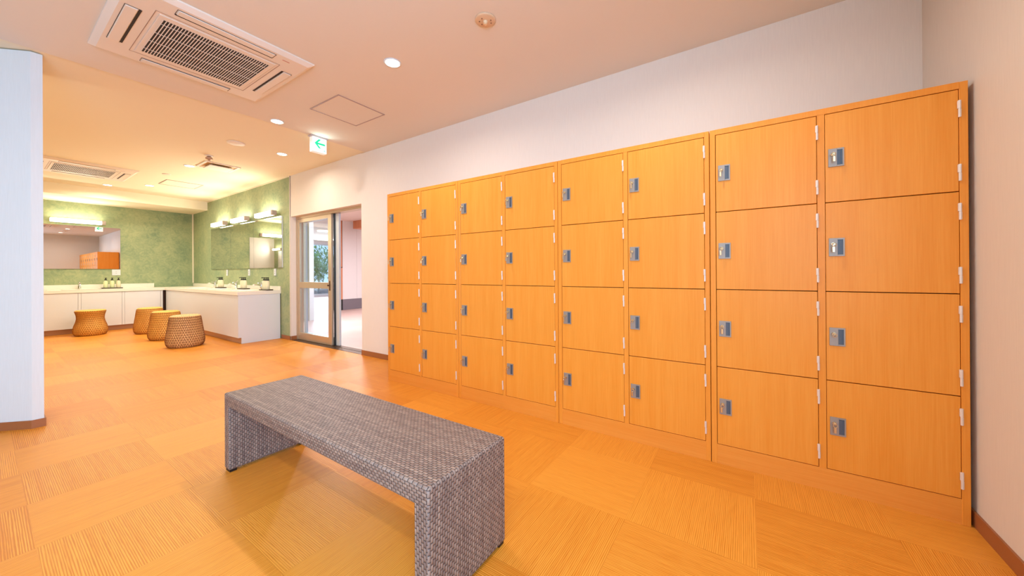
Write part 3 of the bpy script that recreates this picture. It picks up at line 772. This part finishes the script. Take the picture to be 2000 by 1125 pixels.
# outlets
def make_outlet(label, x, y, z, rot, w=0.07):
    t = thing('wall_outlet', label, 'outlet', (x, y, z), rot, group='white wall outlet plates')
    obj('cover_plate', box(-w / 2, w / 2, -0.010, -0.0005, -0.058, 0.058, 0.003, 2), M_white, t)
    b = bmesh.new()
    for dz in (-0.022, 0.012): bx(b, -0.006, -0.003, -0.0112, -0.0101, dz, dz + 0.010); bx(b, 0.003, 0.006, -0.0112, -0.0101, dz, dz + 0.010)
    obj('socket', b, M_black, t)
for x, w in zip((-8.44, -7.43, -6.43), ('furthest mirror', 'middle mirror', 'mirror nearest the door')):
    make_outlet('white outlet plate under the %s on the side wall' % w, x, YB, 1.062, 0)
make_outlet('white double outlet plate under the far wall mirror', XF, 1.525, 1.083, PI / 2, 0.115)

# ------------------------------------------------------------------ stools
def make_stool(label, x, y, kind, m, k=1.0, rot=0.0):
    t = thing('rattan_stool', label, 'stool', (x, y, 0), rot, group='woven rattan stools in front of the counters')
    if kind == 'taper':
        prof = [(0.225, 0.0), (0.255, 0.012), (0.278, 0.045), (0.286, 0.09), (0.282, 0.14), (0.262, 0.24), (0.244, 0.34), (0.232, 0.405), (0.226, 0.425)]
        top = [(0.2255, 0.425), (0.218, 0.440), (0.195, 0.449), (0.10, 0.452), (0.004, 0.452)]
    else:
        prof = [(0.235, 0.0), (0.270, 0.012), (0.298, 0.050), (0.303, 0.10), (0.285, 0.165), (0.252, 0.235), (0.238, 0.29), (0.243, 0.34), (0.262, 0.39), (0.272, 0.412)]
        top = [(0.2715, 0.412), (0.268, 0.425), (0.250, 0.432), (0.10, 0.434), (0.004, 0.434)]
    prof = [(a * k, z) for a, z in prof]; top = [(a * k, z) for a, z in top]
    b = lathe(bmesh.new(), prof, 64, cap=False, uv=True); obj('woven_body', b, m, t)
    b = lathe(bmesh.new(), top, 64, cap=True, uv=True); obj('seat_top', b, m, t)
    # woven ribs: real raised strands round the body
    b = bmesh.new()
    n = 54
    for k in range(n):
        for sgn in (1, -1):
            pts = []
            for i, (r, z) in enumerate(prof[1:]):
                a = 2 * PI * k / n + sgn * 0.9 * (z / 0.42)
                pts.append(((r + 0.002) * math.cos(a), (r + 0.002) * math.sin(a), z))
            tube(b, pts, 0.0016, 5)
    obj('cross_strands', b, m, t)
    return t
make_stool('waisted golden rattan stool alone in front of far counter', -9.45, 1.085, 'waist', M_straw, 0.66)
make_stool('tapered rattan stool, rearmost of the row of three', -8.86, 1.70, 'taper', M_straw, 0.72)
make_stool('tapered rattan stool, middle of the row of three', -7.80, 1.68, 'taper', M_straw, 0.74)
make_stool('tapered rattan stool, front of the row and nearest the bench', -6.77, 1.665, 'taper', M_straw_p, 0.75)

# ------------------------------------------------------------------ sliding glass door and its frame
YD = 2.80
fr = struct('door_1', (lambda b: (bx(b, XD0 + 0.0125, XD0 + 0.045, YD - 0.02, YD + 0.075, 0.0, ZD), bx(b, XD1 - 0.033, XD1 - 0.0005, YD - 0.02, YD + 0.075, 0, ZD),
        bx(b, XD0 + 0.045, XD1 - 0.033, YD - 0.02, YD + 0.075, ZD - 0.035, ZD), b)[-1])(bmesh.new()), M_alu)
obj('door_track', box(XD0 + 0.045, XD1 - 0.033, YD - 0.015, YD + 0.07, 0.0005, 0.006), M_alud, fr)
def leaf(x0, x1, y0, m, nm='door_leaf', handle=True, par=None):
    b = bmesh.new(); z0, z1, t = 0.008, ZD - 0.036, 0.032
    sw = 0.085
    bx(b, x0, x0 + 0.055, y0, y0 + t, z0, z1, 0.002, 1); bx(b, x1 - sw, x1, y0, y0 + t, z0, z1, 0.002, 1)
    bx(b, x0 + 0.055, x1 - sw, y0, y0 + t, z0, z0 + 0.11); bx(b, x0 + 0.055, x1 - sw, y0, y0 + t, z1 - 0.055, z1)
    bx(b, x0 + 0.055, x1 - sw, y0, y0 + t, 0.815, 0.905)
    o = obj(nm, b, m, par)
    g = bmesh.new(); bx(g, x0 + 0.05, x1 - sw + 0.005, y0 + 0.012, y0 + 0.017, 0.90, z1 - 0.05); bx(g, x0 + 0.05, x1 - sw + 0.005, y0 + 0.012, y0 + 0.017, 0.113, 0.82)
    obj('glass_pane', g, M_glass, o)
    if handle:
        h = bmesh.new(); bx(h, x1 - 0.055, x1 - 0.03, y0 - 0.005, y0 - 0.0005, 0.79, 0.93, 0.002, 1); cyl(h, (x1 - 0.075, y0 - 0.008, 0.865), 0.012, 0.014, 'Y', 16)
        obj('lock_handle', h, M_alud, o)
    return o
leaf(XD0 + 0.046, -4.928, YD - 0.012, M_alu, par=fr)
lf2 = leaf(XD0 + 0.14, -4.815, YD + 0.034, M_silver, handle=False, par=fr)
obj('door_seal', box(-4.927, -4.893, YD + 0.022, YD + 0.0335, 0.01, ZD - 0.037), mat('teal_black_seal', (18, 34, 44), 0.4), fr)
struct('trim_5', box(XD0, XD1, YB + 0.0, YB + 0.10, -0.0005, 0.003), M_alud)

# ------------------------------------------------------------------ the hall beyond
struct('wall_hall_panelled', (lambda b: ([bx(b, -9.62, -9.5, 5.70 + k * 0.44, 5.70 + k * 0.44 + 0.434, 0.30, 2.52) for k in range(12)],
        bx(b, -9.62, -9.508, 5.70, 10.9, 0.30, 2.52), b)[-1])(bmesh.new()), M_hallwall)
struct('baseboard_hall', box(-9.62, -9.495, 5.70, 10.9, 0.0, 0.30), M_stone)
struct('wall_hall_right', box(-2.1, -2.0, 2.9, 12.2, 0, 2.52), M_hallwall)
struct('wall_hall_back', box(-17.2, -2.0, 12.1, 12.2, 0, 2.52), M_hallwall)
struct('wall_hall_left', box(-17.2, XF - 0.1, 2.75, 2.9, 0, 2.52), M_hallwall)
tag(obj('wood_post', box(-9.64, -9.50, 5.53, 5.69, 1.21, 2.52, 0.004, 1), M_orange), 'orange wood post at the near end of the hall panels', 'post')
hc = thing('hall_cabinet', 'low orange wood cabinet on black feet by the hall panels', 'cabinet', (-9.76, 5.52, 0))
obj('carcass', box(0.0, 0.28, 0.0, 0.165, 0.30, 1.19, 0.003, 1), M_orange, hc)
obj('side_board', box(-0.012, 0.29, -0.012, -0.001, 0.30, 1.20), M_black, hc)
for dx in (0.02, 0.22):
    for dy in (0.0, 0.11): obj('foot', box(dx, dx + 0.05, dy, dy + 0.05, 0, 0.299), M_black, hc)
tag(obj('ceiling_beam_hall', box(-9.3, -2.1, 5.9, 6.15, 2.30, 2.52), M_orange), 'orange wood beam under the hall ceiling', 'beam')
tag(obj('hall_pillar', box(-8.35, -7.98, 4.02, 4.12, 0, 2.52, 0.004, 1), M_hallwall), 'white square pillar behind the closed glass door leaf', 'pillar')
# garden window of the hall
gw = struct('window_2', (lambda b: ([bx(b, -16.0, -15.93, 4.0 + k * 1.3, 4.06 + k * 1.3, 0.12, 2.3) for k in range(7)],
        bx(b, -16.0, -15.93, 3.0, 12.1, 0.06, 0.12), bx(b, -16.0, -15.93, 3.0, 12.1, 2.3, 2.36), b)[-1])(bmesh.new()), M_silver)
obj('window_pane', box(-15.97, -15.964, 3.0, 12.1, 0.12, 2.3), M_glass, gw)
struct('wall_hall_window', (lambda b: (bx(b, -16.05, -15.9, 2.9, 12.1, 2.36, 2.52), bx(b, -16.05, -15.9, 2.9, 12.1, -0.002, 0.06), b)[-1])(bmesh.new()), M_hallwall)
struct('floor_garden', box(-30, -17.21, -6, 22, -0.12, -0.06), M_soil)
def make_shrub(label, x, y, h, r, s):
    rnd = random.Random(s)
    t = thing('garden_shrub', label, 'shrub', (x, y, -0.06), group='green shrubs in the garden outside')
    b = bmesh.new(); tube(b, [(0, 0, 0), (0.03, 0.02, h * 0.3), (0, 0, h * 0.6)], [0.06, 0.045, 0.03], 8); obj('trunk', b, M_trunk, t)
    b = bmesh.new()
    for k in range(900):
        th, ph = rnd.uniform(0, 2 * PI), math.acos(rnd.uniform(-1, 1)); rr = r * (rnd.uniform(0.35, 1.0))
        c = Vector((rr * math.sin(ph) * math.cos(th), rr * math.sin(ph) * math.sin(th), h * 0.62 + rr * 0.9 * math.cos(ph)))
        d = Vector((rnd.uniform(-1, 1), rnd.uniform(-1, 1), rnd.uniform(-1, 1))).normalized(); e = d.cross(Vector((0, 0, 1))).normalized(); l = rnd.uniform(0.08, 0.15)
        b.faces.new([b.verts.new(c + d * l), b.verts.new(c + e * l * 0.4), b.verts.new(c - d * l), b.verts.new(c - e * l * 0.4)])
    obj('foliage', b, M_leaf, t)
for i, (x, y, h, r) in enumerate(((-18.9, 9.7, 2.0, 0.85), (-19.6, 12.0, 2.4, 1.0), (-19.0, 14.2, 2.3, 0.9), (-18.8, 7.6, 2.2, 0.9), (-22.5, 11.9, 3.2, 1.1))):
    make_shrub(['green shrub in the garden seen through the door leaf', 'taller green shrub right of the first one outside', 'green shrub at the right end of the hedge outside', 'green shrub at the left end of the hedge outside', 'tall green tree behind the shrubs outside'][i], x, y, h, r, i)
for i, (x, y, r) in enumerate(((-17.8, 9.05, 0.3), (-17.9, 9.8, 0.4), (-17.8, 10.6, 0.3))):
    b = bmesh.new(); bmesh.ops.create_icosphere(b, subdivisions=2, radius=r)
    rnd = random.Random(i)
    for v in b.verts: v.co *= rnd.uniform(0.85, 1.1); v.co.z = max(v.co.z * 0.7, -0.1)
    tag(obj('garden_rock', b, M_rock, None, (x, y, 0.04)), ['grey rock at left below the garden shrubs', 'larger grey rock in the middle below the shrubs', 'small grey rock at right below the shrubs'][i], 'rock', 'grey rocks in the garden')
# fill lights added to brighten the hall
def hall_fill(x, y, lab):
    t = thing('hall_fill_light', lab, 'ceiling light', (x, y, 2.52), group='fill lights added in the hall')
    b = bmesh.new(); cyl(b, (0, 0, -0.02), 0.16, 0.038, 'Z', 32); obj('diffuser', b, M_lamp, t)
    area_light('lamp_light', (0, 0, -0.05), (0, 0, -1), 0.3, 0.3, 95, (0.93, 0.96, 1.0), t, 175, 'DISK')
hall_fill(-6.6, 4.3, 'round fill light added in the hall, nearest the glass door')
hall_fill(-6.4, 7.4, 'round fill light added in the hall, in front of the white panels')
hall_fill(-12.2, 6.6, 'round fill light added deeper in the hall')
